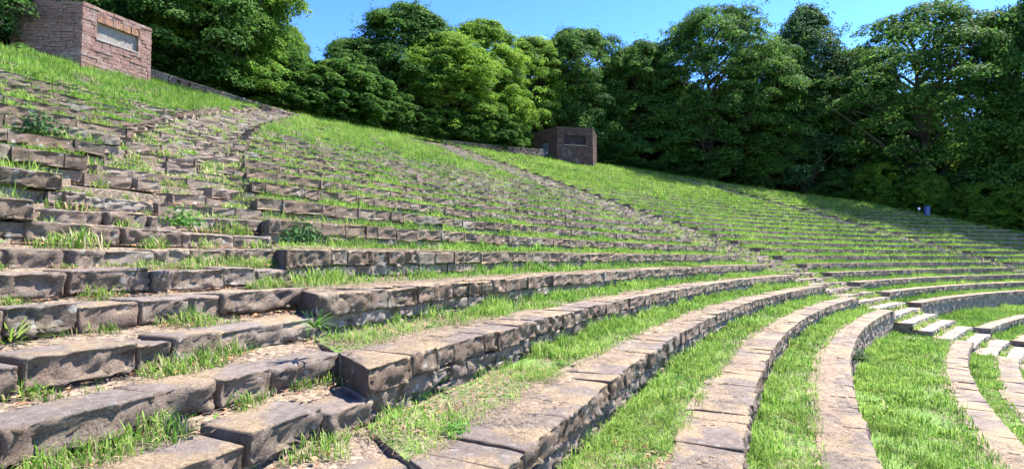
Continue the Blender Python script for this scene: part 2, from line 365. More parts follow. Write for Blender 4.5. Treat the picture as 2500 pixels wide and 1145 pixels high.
# measured joints (degrees) are not needed past the first stones; widths are drawn per row
def course(mb_or_parent, u, th0, th1, front, top, lz, dep, wmin, wmax, rough, mat, part, seed0, skip=0., sink=0., near_parts=False, first_w=None):
    """a course of stones from the left end th1 to the right end th0"""
    rg = np.random.default_rng(seed0); t = th1; k = 0; nparts = 0; mb = MB()
    while t > th0 + .05:
        wdt = rg.uniform(wmin, wmax) if not (k == 0 and first_w) else first_w
        if rg.random() < .12: wdt *= 1.35
        dt = degrees(wdt/front); dt = min(dt, t-th0)
        if t-dt-th0 < degrees(.12/front): dt = t-th0
        c = t-dt/2; x, y = xy(c, front)
        jj = rg.normal(0, 1, 6); k += 1
        if front < r_out(c)-.3 and rg.random() >= skip:
            d = hypot(x, y); lx = radians(dt)*front - (rg.uniform(.002, .014) if d < 10 else -.004 if d < 22 else -.012)
            kw = dict(rough=rough, yaw=jj[5]*.012 if k > 1 else 0, shear=radians(-.5) if k == 1 and 150 < th1 < 165 else 0.)
            args = (c, front + jj[0]*(.012 if hypot(x, y) < 12 else .006), top + jj[1]*(.006 if d < 22 else .003) - (abs(jj[3])*sink), lx, dep*(1+jj[2]*.05), lz*(1+.03*jj[4]), seed0*131 + k)
            if near_parts and d < 9.5 and nparts < 90:
                m1 = MB(); stone_polar(m1, *args, rad=.014, **kw)
                keep(m1.build(part[0], mat, smooth=True), mb_or_parent); nparts += 1
            else: stone_polar(mb, *args, rad=.010, **kw)
        t -= dt
    if mb.n: keep(mb.build(part[1], mat, smooth=False), mb_or_parent)
for u in ROWS:
    R, Z = rowR(u), rowH(u)
    for name, a, b in blocks_at(R+.3):
        if name == 'middle': b = float(aisle1(R)[0])
        if name == 'left' and u < -4: b = 168
        if name == 'far' and u < -6: continue
        # clip by the edge of the slope
        tt = np.arange(a, b, .25); ok = tt[R < r_out(tt)-.3]
        if len(ok) < 4: continue
        a2, b2 = (a if ok[0] == tt[0] else ok[0]), (b if ok[-1] == tt[-1] else ok[-1])
        n_above = u+5
        wh = WHERE[name]
        if u == -5: nm, cat, lab = 'retaining_wall', 'wall', f'tall three-course stone retaining wall above the grass walkway, {wh}'
        elif u > -5: nm, cat, lab = 'stone_bench', 'bench', f'curved brown stone bench row {wh}, {ORD[n_above]} above the tall wall'
        else: nm, cat, lab = 'stone_bench', 'bench', f'low curved stone bench row {wh}, {ORD[-5-u]} below the tall wall'
        x, y = xy(b2, R); root = empty(nm, (x, y, Z-.45), lab, cat, 'curved stone bench rows' if u != -5 else 'retaining walls')
        up = u > 11; sk = 0; sink = .14 if up else 0
        big = name == 'left'
        course(root, u, a2, b2, R, Z+.012, .215, DEP, {0: .42, 1: .27}[int(not big)], .95 if big else .62, .02, SANDD, ('capping_stone', 'capping_course'), 1000+u*17+len(name)*301, sk, sink, name in ('middle', 'left'), {-3: .5, -2: .58, -1: .8, 0: .75}.get(u))
        if u == -5:
            for j in range(4): course(root, u, a2, b2, R+.04+.008*j, Z-.208-j*.225, .23, .4, .22, .5, .03, LOWM, ('wall_stone', 'wall_course'), 4000+j*31+len(name)*7)
        elif u > -11: course(root, u, a2, b2, R+.05, Z-.207, .155, .45, .16, .55, .020, LOWM, ('lower_stone', 'lower_course'), 7000+u*17+len(name)*301, 0, 0, name in ('middle', 'left') and -5 < u < 2)
        if -11 < u < 8 and u != -5: course(root, u, a2, b2, R+.075, Z-.365, .15, .42, .14, .4, .020, LOWM, ('footing_stone', 'footing_course'), 9000+u*17+len(name)*301, 0, 0, name in ('middle', 'left') and -5 < u < 0)

# ---------------------------------------------------------------- stairs
# joints of the nearest steps, degrees, from the photograph's stones (level -> joints right to left)
JOINTS = {-.136: None, -.361: [155.6, 156.05, 156.25, 156.6, 156.95, 157.3, 157.75],
          -.586: [155.78, 156.48, 156.75, 156.94, 157.45, 158.0], -.811: [156.15, 156.45, 156.8, 157.15, 157.75, 158.45],
          -1.036: [156.15, 156.54, 157.05, 157.75, 158.5], -1.261: [156.4, 157.2, 157.95, 158.75]}
STL = ['narrow flight of rough weathered steps with weeds, rising from the foreground', 'long middle stair of pale stone slabs running up to the small dark hut', 'far stair of dark stone steps near the shaded wood edge']
for ai, A in enumerate(AISLES):
    x, y = xy(A(66.19)[0], 66.19); root = empty('stone_staircase', (x, y, -2.5), STL[ai], 'staircase')
    for i, (r, z) in enumerate(STEPS):
        a, b = A(r+.2)
        if r > r_out((a+b)/2)-.5: continue
        a += degrees(.03/r); b -= degrees(.03/r); rg = np.random.default_rng(ai*1000+i)
        slab = ai != 0 and r < 67
        dep = rg.uniform(.40, .50) if not slab else .52
        th = .2 if not slab else .13
        js = None
        if ai == 0:
            for kz, v in JOINTS.items():
                if abs(kz-z) < .01: js = v
        if js is None:
            js = [a]; 
            while js[-1] < b-.01:
                js.append(min(b, js[-1]+degrees((rg.uniform(.35, 1.0) if not slab else rg.uniform(.3, .5))/r)))
            if len(js) > 2 and js[-1]-js[-2] < degrees(.15/r): js.pop(-2)
        js[0] = a; mb = MB(); c = (a+b)/2; d = hypot(*xy(c, r)); near = ai == 0 and d < 9
        for k in range(len(js)-1):
            cc = (js[k]+js[k+1])/2; lx = radians(js[k+1]-js[k])*r - (rg.uniform(.008, .03) if not slab else .008)
            jj = rg.normal(0, 1, 5)
            if ai == 0 and not near and rg.random() < .06: continue
            M = MB() if near else mb
            stone_polar(M, cc, r+jj[0]*(.01 if slab else .026), z+jj[1]*(.004 if slab else .017)+.004, lx, dep*(1+.07*jj[2]), th, 20000+ai*3000+i*40+k, rough=.02 if not slab else .01, yaw=jj[3]*.045, rad=.02)
            if near: keep(M.build('step_stone', STEPM, smooth=True), root)
        if not near and mb.n: keep(mb.build('step', SLABM if slab else STEPM, smooth=False), root)

# ---------------------------------------------------------------- huts
def face_stones(mb, p0, p1, z0, z1, rg, hole=None, cw=(.22, .55), ch=(.12, .24), outn=None, tints=None, thick=.25):
    """irregular coursed masonry on the vertical face p0->p1 (outward normal to the right of p0->p1)"""
    p0, p1 = np.array(p0), np.array(p1); L = np.linalg.norm(p1-p0); ex = (p1-p0)/L; nx = np.array([ex[1], -ex[0]])
    z = z0
    while z < z1-.01:
        hc = min(rg.uniform(*ch), z1-z)
        if z1-z-hc < .07: hc = z1-z
        s = 0
        while s < L-.01:
            wc = min(rg.uniform(*cw), L-s)
            if L-s-wc < .12: wc = L-s
            segs = [(s, s+wc)]
            if hole and z+hc*.5 > hole[2] and z+hc*.5 < hole[3]:
                segs = [(max(a, b0), min(b_, b1)) for a, b_ in segs for b0, b1 in ((0, hole[0]), (hole[1], L))]
            for a, b_ in segs:
                if b_-a < .03: continue
                V, Q = cube_t(2, 2, 2); e = np.array([(b_-a-.012)/2, thick/2, (hc-.012)/2])
                corner = (np.abs(V).sum(1) > 2.5)[:, None]
                q = V*e*np.where(corner, .97, 1) + rg.normal(0, .005, V.shape)
                q[V[:, 1] > 0, 1] += rg.normal(0, .012)+ (.02 if rg.random() < .2 else 0)
                cx_, cz_ = (a+b_)/2, z+hc/2
                v = np.zeros((len(q), 3)); v[:, :2] = p0 + (cx_+q[:, :1])*ex + (q[:, 1:2]-thick/2+.02)*nx; v[:, 2] = cz_+q[:, 2]
                mb.add(v, Q, a=rg.random())
            s += wc
        z += hc
def prism(mb, pts, z0, z1, a=.5):
    n = len(pts); v = [(x, y, z0) for x, y in pts]+[(x, y, z1) for x, y in pts]
    q = [(i, (i+1) % n, (i+1) % n+n, i+n) for i in range(n)]
    mb.add(v, q, a=a); c = np.mean(pts, 0); mb.add(v+[(c[0], c[1], z1), (c[0], c[1], z0)], t=[(i+n, (i+1) % n+n, 2*n) for i in range(n)]+[((i+1) % n, i, 2*n+1) for i in range(n)], a=a)
def boxon(mb, p0, ex, nx, s0, s1, n0, n1, z0, z1, a=.5, jit=0, rg=None):
    pts = [np.array(p0)+ex*s+nx*n for s, n in ((s0, n0), (s1, n0), (s1, n1), (s0, n1))]
    v = np.array([(*p, z) for z in (z0, z1) for p in pts])
    if jit: v += rg.normal(0, jit, v.shape)
    mb.add(v, [(0, 1, 5, 4), (1, 2, 6, 5), (2, 3, 7, 6), (3, 0, 4, 7), (4, 5, 6, 7), (3, 2, 1, 0)], a=a)
def hut(P1, P2, zb, zt, sc, label, door, seed, zfoot, HUTM=HUTM, LINM=LINM):
    rg = np.random.default_rng(seed); P1, P2 = np.array(P1), np.array(P2); W = np.linalg.norm(P2-P1); ex = (P2-P1)/W; nx = np.array([ex[1], -ex[0]])
    a0 = atan2(ex[1], ex[0]); dl = a0+radians(117); dr = a0+radians(63); S = 3.9*sc
    P0 = P1+S*np.array([cos(dl), sin(dl)]); P3 = P2+S*np.array([cos(dr), sin(dr)])
    root = empty('stone_hut', (*((P1+P2)/2), zb), label, 'hut')
    Hh = zt-zb; cop = .2*sc
    hz0, hz1 = zb+Hh*.46, zb+Hh*.755; hs0, hs1 = W*.20, W*.80       # niche
    mb = MB(); face_stones(mb, P1, P2, zfoot, zt-cop, rg, (hs0, hs1, hz0-.08*sc, hz1+.42*sc), cw=(.28*sc, .8*sc), ch=(.17*sc, .34*sc))
    dd = None
    if door: dd = (S*.30, S*.66, zb-.3, zb+Hh*.62)
    face_stones(mb, P0, P1, zfoot, zt-cop, rg, (dd[0], dd[1], dd[2], dd[3]+.25) if door else None, cw=(.18*sc, .55*sc), ch=(.10*sc, .2*sc))
    face_stones(mb, P2, P3, zfoot, zt-cop, rg, None, cw=(.28*sc, .75*sc), ch=(.17*sc, .32*sc))
    face_stones(mb, P3, P0, zfoot, zt-cop, rg, None)
    keep(mb.build('wall', HUTM), root)
    ins = []; c = (P0+P1+P2+P3)/4                                    # mortar core
    cm = MB(); k = 1-.42*sc/ (W/2+.6)
    core = [c+(p-c)*k for p in (P1, P2, P3, P0)]; prism(cm, core, zfoot, zt-cop*1.2); keep(cm.build('core', PALEM if False else HUTM), root)
    lm = MB(); s = hs0-.12*sc
    while s < hs1+.1*sc:                                             # upright stones of the lintel
        wv = rg.uniform(.09, .17)*sc; hh = .42*sc*rg.uniform(.92, 1.08)
        boxon(lm, P1, ex, nx, s, s+wv-.012, -.28, .03+rg.normal(0, .012), hz1, min(hz1+hh, zt-cop-.01), rg.random(), .006, rg); s += wv
    keep(lm.build('lintel', LINM), root)
    sm = MB(); boxon(sm, P1, ex, nx, hs0-.05*sc, hs1+.06*sc, -.3, .05, hz0-.09*sc, hz0, .4, .005, rg); keep(sm.build('sill', PALEM), root)
    wm = MB(); boxon(wm, P1, ex, nx, hs0-.1, hs1+.1, -.4*sc, -.20*sc, hz0-.05, hz1+.1, .6)
    boxon(wm, P1, ex, nx, hs0+.02, hs1-.12*sc, -.20*sc, -.11*sc, hz0, hz0+.10*sc, .9)
    keep(wm.build('niche_panel', PALEM if not door else plain('niche_dark', (.03, .022, .024), 1.)), root)
    jm = MB()                                                        # jambs of the niche
    for a_, b_ in ((hs0-.14*sc, hs0), (hs1, hs1+.14*sc)):
        z = hz0
        while z < hz1-.02:
            h_ = min(rg.uniform(.16, .3)*sc, hz1-z); boxon(jm, P1, ex, nx, a_, b_, -.33*sc, .025+rg.normal(0, .008), z, z+h_-.01, rg.random(), .004, rg); z += h_
    keep(jm.build('jamb', HUTM), root)
    # coping
    km = MB()
    for q0, q1 in ((P0, P1), (P1, P2), (P2, P3), (P3, P0)):
        L = np.linalg.norm(q1-q0); e2 = (q1-q0)/L; n_ = np.array([e2[1], -e2[0]]); s = 0
        while s < L-.01:
            wv = min(rg.uniform(.25, .55)*sc, L-s); boxon(km, q0, e2, n_, s, s+wv-.01, -.32, .035+rg.normal(0, .01), zt-cop, zt+rg.normal(0, .008), rg.random(), .006, rg); s += wv
    keep(km.build('coping', HUTM), root)
    rm = MB(); prism(rm, [c+(p-c)*.86 for p in (P1, P2, P3, P0)], zt-cop-.05, zt-cop*.3); keep(rm.build('roof', PALEM), root)
    if door:
        e2 = (P1-P0)/S; n_ = np.array([e2[1], -e2[0]])
        dm = MB(); boxon(dm, P0, e2, n_, dd[0]+.02, dd[1]-.02, -.34, -.26, zb-.3, dd[3])
        for j in range(4): s_ = dd[0]+.04+j*(dd[1]-dd[0]-.06)/4; boxon(dm, P0, e2, n_, s_, s_+(dd[1]-dd[0])/4-.03, -.26, -.245, zb-.28, dd[3]-.03)
        dob = keep(dm.build('door', plain('door_paint', (.10, .13, .15))), root)
        km_ = MB(); mid = (dd[0]+dd[1])/2; boxon(km_, P0, e2, n_, mid-.08, mid+.16, -.245, -.24, zb+Hh*.26, zb+Hh*.32)
        st = km_.build('sticker', plain('white_paper', (.75, .76, .8))); keep(st, dob) if False else None
        st.parent = dob; st.matrix_parent_inverse = dob.matrix_parent_inverse.inverted() @ dob.matrix_parent_inverse if False else __import__('mathutils').Matrix.Identity(4)
        dl_ = MB(); s = dd[0]-.1
        while s < dd[1]+.08:
            wv = rg.uniform(.1, .18); boxon(dl_, P0, e2, n_, s, s+wv-.012, -.28, .03+rg.normal(0, .01), dd[3], dd[3]+.25, rg.random(), .006, rg); s += wv
        keep(dl_.build('lintel', LINM), root)
        gm_ = MB()                                                    # chalky painted rings
        for cxs, czs, rr_, a0_, a1_ in ((W*.10, Hh*.36, .32*sc, -.6, 3.6), (W*.26, Hh*.22, .42*sc, 0, 6.3), (W*.40, Hh*.42, .40*sc, -.8, 1.9)):
            an = np.linspace(a0_, a1_, 28)
            for q0, q1 in zip(an[:-1], an[1:]):
                pts = [(cxs+rr_*k_*cos(t), zb+czs+rr_*k_*.85*sin(t)) for t, k_ in ((q0, 1), (q1, 1), (q1, 1.12), (q0, 1.12))]
                gm_.add([(*(P1+ex*s_+nx*.075), z_) for s_, z_ in pts], [(0, 1, 2, 3)])
        keep(gm_.build('painted_rings', plain('chalk_paint', (.16, .14, .13))), root)
    return root
hut((-20.5, 25.3), (-19.25, 28.35), 9.35, 12.17, .8, 'sunlit red sandstone hut with long blind niche at the left end of the terraces', False, 3, 8.4)
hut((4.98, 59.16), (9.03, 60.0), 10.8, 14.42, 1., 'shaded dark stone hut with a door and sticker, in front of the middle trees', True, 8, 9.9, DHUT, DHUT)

# low walls along the crest
def crest_wall(th0, th1, r, ztop0, ztop1, zbot, label, seed):
    rg = np.random.default_rng(seed); x, y = xy(th1, r); root = empty('crest_wall', (x, y, zbot), label, 'wall'); mb = MB(); cm = MB()
    t = th0; k = 0
    while t < th1:
        f = (t-th0)/(th1-th0); zt = ztop0*(1-f)+ztop1*f; w_ = rg.uniform(.22, .45); dt = degrees(w_/r)
        stone_polar(cm, t+dt/2, r+rg.normal(0, .01), zt+rg.normal(0, .008), w_-.012, .4, .14, seed*99+k, lod=2)
        z = zt-.15; 
        while z > zbot: stone_polar(mb, t+dt/2+rg.normal(0, .05), r+.03+rg.normal(0, .01), z, w_-.01, .36, .17, seed*77+k, lod=2); z -= .18; k += 1
        t += dt; k += 1
    keep(mb.build('wall_course', HUTM), root); keep(cm.build('coping', SANDD), root)

# ---------------------------------------------------------------- grass
def blades(mb, Pt, Hh, W, az, lean, tint, tri=False):
    n = len(Pt); side = np.stack([np.cos(az), np.sin(az), np.zeros(n)], 1)*(W/2)[:, None]; dr = np.stack([-np.sin(az), np.cos(az), np.zeros(n)], 1)
    up = np.array([0, 0, 1.])
    tip = Pt + up*(Hh*np.sqrt(np.clip(1-lean*lean*.7, .1, 1)))[:, None] + dr*(lean*Hh)[:, None]
    if tri:
        v = np.stack([Pt-side, Pt+side, tip], 1).reshape(-1, 3); mb.add(v, t=np.arange(3*n).reshape(-1, 3), a=np.repeat(tint, 3)); return
    mid = Pt + up*(Hh*.55)[:, None] + dr*(lean*Hh*.3)[:, None]
    v = np.stack([Pt-side*.8, Pt+side*.8, mid-side, mid+side, tip], 1).reshape(-1, 3); b = (np.arange(n)*5)[:, None]
    mb.add(v, b+np.array([[0, 1, 3, 2]]), b+np.array([[2, 3, 4]]), a=np.repeat(tint, 5))
def infrustum(x, y, m=1.12): return (y > .6) & (np.abs(x) < y*.948*m+1.2)
gr = MB()
def in_aisle(th, r, pad=.1):
    o = np.zeros(len(th), bool)
    for A in AISLES:
        a, b = A(r); o |= (th > a-degrees(pad/80)) & (th < b+degrees(pad/80))
    return o
def scatter(th0, th1, r0, r1, dens):
    area = radians(th1-th0)*(r0+r1)/2*(r1-r0); n = rng.poisson(max(0, area*dens)); return rng.uniform(th0, th1, n), rng.uniform(r0, r1, n)
LODS = [(0, 6.5, 4200, .0065, .105), (6.5, 12, 2200, .010, .15), (12, 24, 1000, .017, .165), (24, 45, 620, .027, .195), (45, 130, 250, .048, .20)]
for u in ROWS:
    r0 = rowR(u)+.50; r1 = (rowR(u+1) if u != -6 else rowR(-5))+.03 if u < TOPROW else rowR(u)+1.8
    r0 -= .45 if u >= 12 else .25 if u >= 9 else 0.
    for (d0, d1, dens, wd, ht) in LODS:
        thr = np.arange(88, 172, 1.)
        for ta in thr:
            x, y = xy(ta+.5, (r0+r1)/2); d = hypot(x, y)
            if d < d0-1.2 or d > d1+1.2 or not infrustum(np.array([x]), np.array([y]), 1.25)[0]: continue
            th, r = scatter(ta, ta+1, r0, r1, dens)
            if len(th) == 0: continue
            X, Y = xy(th, r); D = np.hypot(X, Y)
            a = n2(X, Y, 1.1, 31, 3); b = n2(X, Y, 4.5, 57, 2); edge = np.clip((r-r0)/.22, 0, 1)
            back = np.clip(1-(r1-r)/.3, 0, 1)
            pr = np.clip((a-.36)*5.5, 0, 1)*(.35+.65*np.clip((b-.35)*5, 0, 1))*(.25+.75*edge)
            if u >= 7: pr = np.clip(pr*1.6+.25, 0, 1)
            else: pr = np.clip(pr*.9+.05+.018*D, 0, 1)
            if th.mean() < 132 and u > -2: pr = np.clip(pr*1.4+.2, 0, 1)
            lefty = th > 155
            pr = np.where(lefty & (u < 12), pr*.8, pr)
            if u < 2:
                bare = n2(X, Y, 1.4, 211, 3)*.65+n2(X, Y, 8., 63, 3)*.35-.505
                e1 = aisle1(r)[0]; bare = bare+np.where(th < e1, .10*np.clip((th-e1+1.3)/1.2, 0, 1), 0); pr = np.where((bare > .03) & (D < 17), pr*.4, pr)
            ok = (D >= d0) & (D < d1) & infrustum(X, Y) & (~in_aisle(th, r)) & (r < r_out(th)+.2) & (rng.random(len(th)) < pr)
            X, Y, r, th, a, b, back, D = X[ok], Y[ok], r[ok], th[ok], a[ok], b[ok], back[ok], D[ok]; n = len(X)
            if not n: continue
            big = n2(X, Y, .18, 5, 2)
            Hh = ht*rng.uniform(.45, 1.25, n)*(.55+.9*np.clip((b-.3)*1.8, 0, 1))*(1+.5*back)*(1 if d0 < 12 else (.55+1.3*np.clip(n2(th*1.2, r*.5, 1., 91, 2)-.2, 0, .7)))*(1.5 if u >= 12 else 1.25 if th.mean() < 132 and u > -2 else 1)
            tint = np.clip(.36+.36*rng.standard_normal(n)*.7+.5*(a-.5)+.5*(big-.45), 0, .8)
            dry = rng.random(n) < ((.14 if d0 < 12 else .06)+.5*np.clip(.5-a, 0, 1)+.10*(r-r0 < .12)); tint = np.where(dry, rng.uniform(.84, 1, n), tint); Hh = np.where(dry, Hh*.6, Hh)
            z = tread_at(u, r)
            blades(gr, np.stack([X, Y, z-.01], 1), Hh, wd*rng.uniform(.6, 1.4, n), rng.uniform(0, 2*pi, n), rng.uniform(.05, .95, n), tint, tri=d0 > 20)
# grass in the stair joints
for A in AISLES:
    for i, (r, z) in enumerate(STEPS[:-1]):
        rn = STEPS[i+1][0]; a, b = A(r+.5)
        x, y = xy((a+b)/2, r); d = hypot(x, y)
        if d > 90: continue
        lod = [l for l in LODS if l[0] <= d < l[1]][0]
        slab = A is not aisle1 and r < 67
        th, rr_ = scatter(a, b, r+(.36 if not slab else .42), rn+.02, lod[2]*(1. if d < 12 else 1.3)); zz_ = z-.045+.07*np.clip((rr_-r-.15)/.45, 0, 1); X, Y = xy(th, rr_)
        m_ = n2(X, Y, 2.6, 77, 2)+.12*np.clip((rr_-rn+.15)/.15, 0, 1); ok = (m_ > (.575 if not slab else .56)) & infrustum(X, Y) & (rng.random(len(X)) < .75) & (rr_ < r_out(th)-.2)
        X, Y, zz_ = X[ok], Y[ok], zz_[ok]; n = len(X); q = m_[ok]
        if n: blades(gr, np.stack([X, Y, zz_], 1), lod[4]*rng.uniform(.5, 1.4, n)*(.6+3*np.clip(q-.58, 0, .3)), lod[3]*rng.uniform(.6, 1.5, n), rng.uniform(0, 2*pi, n), rng.uniform(.1, 1, n), np.where(rng.random(n) < .22, rng.uniform(.84, 1, n), rng.uniform(.1, .75, n)), tri=d > 24)
for u in range(-5, 6):
    R = rowR(u+1); a = float(aisle1(R)[0]); th, r = scatter(a-.5, a+.12, R-.72, R, 500); X, Y = xy(th, r); ok = infrustum(X, Y) & (n2(X, Y, 3.1, 17) > .5); X, Y, r = X[ok], Y[ok], r[ok]; n = len(X)
    if n: blades(gr, np.stack([X, Y, tread_at(u, r)-.02], 1), rng.uniform(.05, .2, n), rng.uniform(.005, .01, n), rng.uniform(0, 2*pi, n), rng.uniform(.2, 1., n), rng.uniform(.1, .9, n))
# crest grass beyond the last row, under the trees
for ta in np.arange(88, 165, 1.):
    ro = float(r_out(ta+.5)); x, y = xy(ta+.5, ro+1)
    if not infrustum(np.array([x]), np.array([y]), 1.2)[0]: continue
    th, r = scatter(ta, ta+1, ro-1., ro+3, 60); X, Y = xy(th, r); n = len(X)
    z = np.where(r < r_out(th), hsurf(r)-.1, floor_z(th, r-r_out(th)))
    blades(gr, np.stack([X, Y, z], 1), rng.uniform(.12, .34, n), rng.uniform(.04, .09, n), rng.uniform(0, 2*pi, n), rng.uniform(.1, .8, n), rng.uniform(.05, .8, n), tri=True)
tag(gr.build('grass', GRASS), 'long uneven green grass growing on every terrace', 'grass', kind='stuff')

# straw on the bench tops and treads, dead leaves in the corners
def flats(mb, X, Y, Z, L, W, az, tint, lift=.01):
    n = len(X); ex = np.stack([np.cos(az), np.sin(az), rng.normal(0, .10, n)], 1)*(L/2)[:, None]; ey = np.stack([-np.sin(az), np.cos(az), rng.normal(0, .25, n)], 1)*(W/2)[:, None]
    c = np.stack([X, Y, Z+lift], 1); bow = np.zeros((n, 3)); bow[:, 2] = np.abs(rng.normal(0, .004, n))+L*.03
    v = np.stack([c-ex-ey, c-ex+ey, c+ey+bow, c-ey+bow, c+ex+ey*.5, c+ex-ey*.5], 1).reshape(-1, 3); b = (np.arange(n)*6)[:, None]
    mb.add(v, np.concatenate([b+np.array([[0, 3, 2, 1]]), b+np.array([[3, 5, 4, 2]])]), a=np.repeat(tint, 6))
sw = MB(); lf = MB()
for u in range(-7, 9):
    R = rowR(u)
    for ta in np.arange(118, 165, 1.):
        x, y = xy(ta+.5, R+.4); d = hypot(x, y)
        if d > 26 or not infrustum(np.array([x]), np.array([y]), 1.25)[0]: continue
        k = 1 if d < 9 else 2 if d < 15 else 3
        th, r = scatter(ta, ta+1, R+.02, R+1.05, {1: 900, 2: 420, 3: 170}[k]); X, Y = xy(th, r)
        m_ = n2(X, Y, .9, 101, 3); ontop = r < R+.62
        ok = infrustum(X, Y) & ~in_aisle(th, r, 0) & (rng.random(len(X)) < np.where(ontop, np.clip((m_-.40)*6+.08, 0, 1)*np.clip((r-R)/.3, .12, 1), .5))
        X, Y, r = X[ok], Y[ok], r[ok]; n = len(X); Z = np.where(r < R+.62, rowH(u)+.03, tread_at(u, r)+.01)
        flats(sw, X, Y, Z, rng.uniform(.04, .16, n)*(1+.3*k), rng.uniform(.0022, .0045, n)*(1+.7*(k-1)), rng.uniform(0, 2*pi, n), rng.random(n))
for i, (r, z) in enumerate(STEPS[:-1]):
    a, b = aisle1(r+.5); x, y = xy((a+b)/2, r); d = hypot(x, y)
    if d > 16: continue
    th, rr_ = scatter(a, b, r+.30, STEPS[i+1][0]+.03, 420 if d < 8 else 160); X, Y = xy(th, rr_); ok = infrustum(X, Y); X, Y = X[ok], Y[ok]; n = len(X)
    flats(sw, X, Y, np.full(n, z+.03), rng.uniform(.03, .13, n), rng.uniform(.0022, .0045, n)*(1 if d < 8 else 1.8), rng.uniform(0, 2*pi, n), rng.random(n))
    th, rr_ = scatter(a, b, r+.34, STEPS[i+1][0]+.03, 110 if d < 8 else 50); X, Y = xy(th, rr_); ok = infrustum(X, Y) & (n2(X, Y, 3, 7) > .42); X, Y = X[ok], Y[ok]; n = len(X)
    flats(lf, X, Y, np.full(n, z+.03), rng.uniform(.02, .05, n), rng.uniform(.012, .03, n), rng.uniform(0, 2*pi, n), rng.random(n), .014)
for u in range(-5, 2):                 # leaves and bare patches at the wall feet near the stair
    R = rowR(u+1); a = aisle1(R)[0]; th, r = scatter(a-2.2, a, R-.7, R, 150); X, Y = xy(th, r); ok = infrustum(X, Y) & (n2(X, Y, 2.2, 9) > .40); n = ok.sum()
    flats(lf, X[ok], Y[ok], tread_at(u, r[ok])+.01, rng.uniform(.02, .05, n), rng.uniform(.012, .03, n), rng.uniform(0, 2*pi, n), rng.random(n), .014)
    th, r = scatter(a-1.8, a+.15, R-.75, R, 1000); X, Y = xy(th, r); n = len(X)
    flats(sw, X, Y, tread_at(u, r)+.02, rng.uniform(.04, .14, n), rng.uniform(.003, .006, n), rng.uniform(0, 2*pi, n), rng.random(n))
for u in range(-8, 2):                 # matted straw lying over the joints of the benches
    R = rowR(u)
    for cell, dlo, dhi in ((.035, 0, 9), (.07, 9, 20), (.16, 20, 60)):
        for ta in np.arange(96, 168, 1.):
            x, y = xy(ta+.5, R+.4); d = hypot(x, y)
            if not (dlo <= d < dhi) or not infrustum(np.array([x]), np.array([y]), 1.25)[0] or R > r_out(ta)-.5: continue
            nt_h = max(2, int(radians(1.)*R/cell)); nr_ = max(2, int(.58/cell))
            tt = np.linspace(ta, ta+1, nt_h+1); rs = np.linspace(R+.03, R+.66, nr_+1); RR, TT = np.meshgrid(rs, tt, indexing='ij'); X, Y = xy(TT, RR)
            m_ = n2(X, Y, .9, 101, 3)*.62+n2(X, Y, 7., 63, 3)*.38; f = (RR-R)/.6
            val = m_-((.64 if u > -4 else .66)-.19*np.clip(f*1.6-.1, 0, 1)+(.10 if ta > 154 else 0)); Z = rowH(u)+.008+np.clip(val, 0, .12)*.10+(n2(X, Y, 16, 9)-.5)*.010
            I = np.arange(X.size).reshape(X.shape); q = np.stack([I[:-1, :-1], I[1:, :-1], I[1:, 1:], I[:-1, 1:]], -1).reshape(-1, 4)
            bad = in_aisle(TT.ravel(), RR.ravel(), -.05) if False else np.zeros(X.size, bool)
            for A in AISLES:
                a_, b__ = A(RR.ravel()); bad |= (TT.ravel() > a_) & (TT.ravel() < b__)
            ok_ = ((val > 0).ravel() & ~bad)[q].all(1)
            if ok_.any(): sw.add(np.stack([X, Y, Z], -1), q[ok_], a=.35)
tag(sw.build('dry_straw', STRAW), 'pale mown straw strewn over the bench tops', 'straw', kind='stuff')
tag(lf.build('fallen_leaves', LITTER), 'small red brown dead leaves lying in the step corners', 'leaves', kind='stuff')

# ---------------------------------------------------------------- weeds that stand out
def long_leaves(mb, c, n, L, W, rg, spread=.9, upf=1.):
    az = rg.uniform(0, 2*pi, n); l = L*rg.uniform(.55, 1.1, n); el = np.radians(rg.uniform(30, 80, n))*upf
    for a, ll, e in zip(az, l, el):
        pts = []; s = np.array([-sin(a), cos(a), 0])
        for t in (0, .33, .66, 1.):
            ee = e-t*.9*spread; pts.append(ll*t)
        v = []; p = np.array(c, float)+np.array([cos(a), sin(a), 0])*.01; prev = 0
        tw = rg.random()
        for t, wf in ((0, .25), (.3, .8), (.6, 1.), (.85, .6), (1., .05)):
            ee = e-t*1.1*spread; p = p+(t-prev)*ll*np.array([cos(a)*cos(ee), sin(a)*cos(ee), sin(ee)]); prev = t
            v += [p-s*W*wf/2, p+s*W*wf/2]
        mb.add(v, [(i, i+1, i+3, i+2) for i in (0, 2, 4, 6)], a=tw)
def bushy(mb, c, rad, n, ls, rg, flat=.7):
    d = rg.normal(0, 1, (n, 3)); d /= np.linalg.norm(d, axis=1, keepdims=True); d[:, 2] = np.abs(d[:, 2]); rr_ = rad*rg.uniform(.35, 1, n)[:, None]
    C = np.array(c)+d*rr_*np.array([1, 1, flat]); leaves(mb, C, d+np.array([0, 0, .6]), ls, rg, rg.random(n))
def leaves(mb, C, nrm, size, rg, tint):
    n = len(C); nrm = nrm+rg.normal(0, .45, (n, 3)); nrm /= np.linalg.norm(nrm, axis=1, keepdims=True)
    t = rg.normal(0, 1, (n, 3)); t -= (t*nrm).sum(1, keepdims=True)*nrm; t /= np.linalg.norm(t, axis=1, keepdims=True); b = np.cross(nrm, t)
    s = (size*rg.uniform(.6, 1.35, n))[:, None]
    v = np.stack([C-t*s*.6, C-b*s*.36-t*s*.05+nrm*s*.08, C+t*s*.6, C+b*s*.36-t*s*.05+nrm*s*.08], 1).reshape(-1, 3)
    mb.add(v, np.arange(4*n).reshape(-1, 4), a=np.repeat(tint, 4))
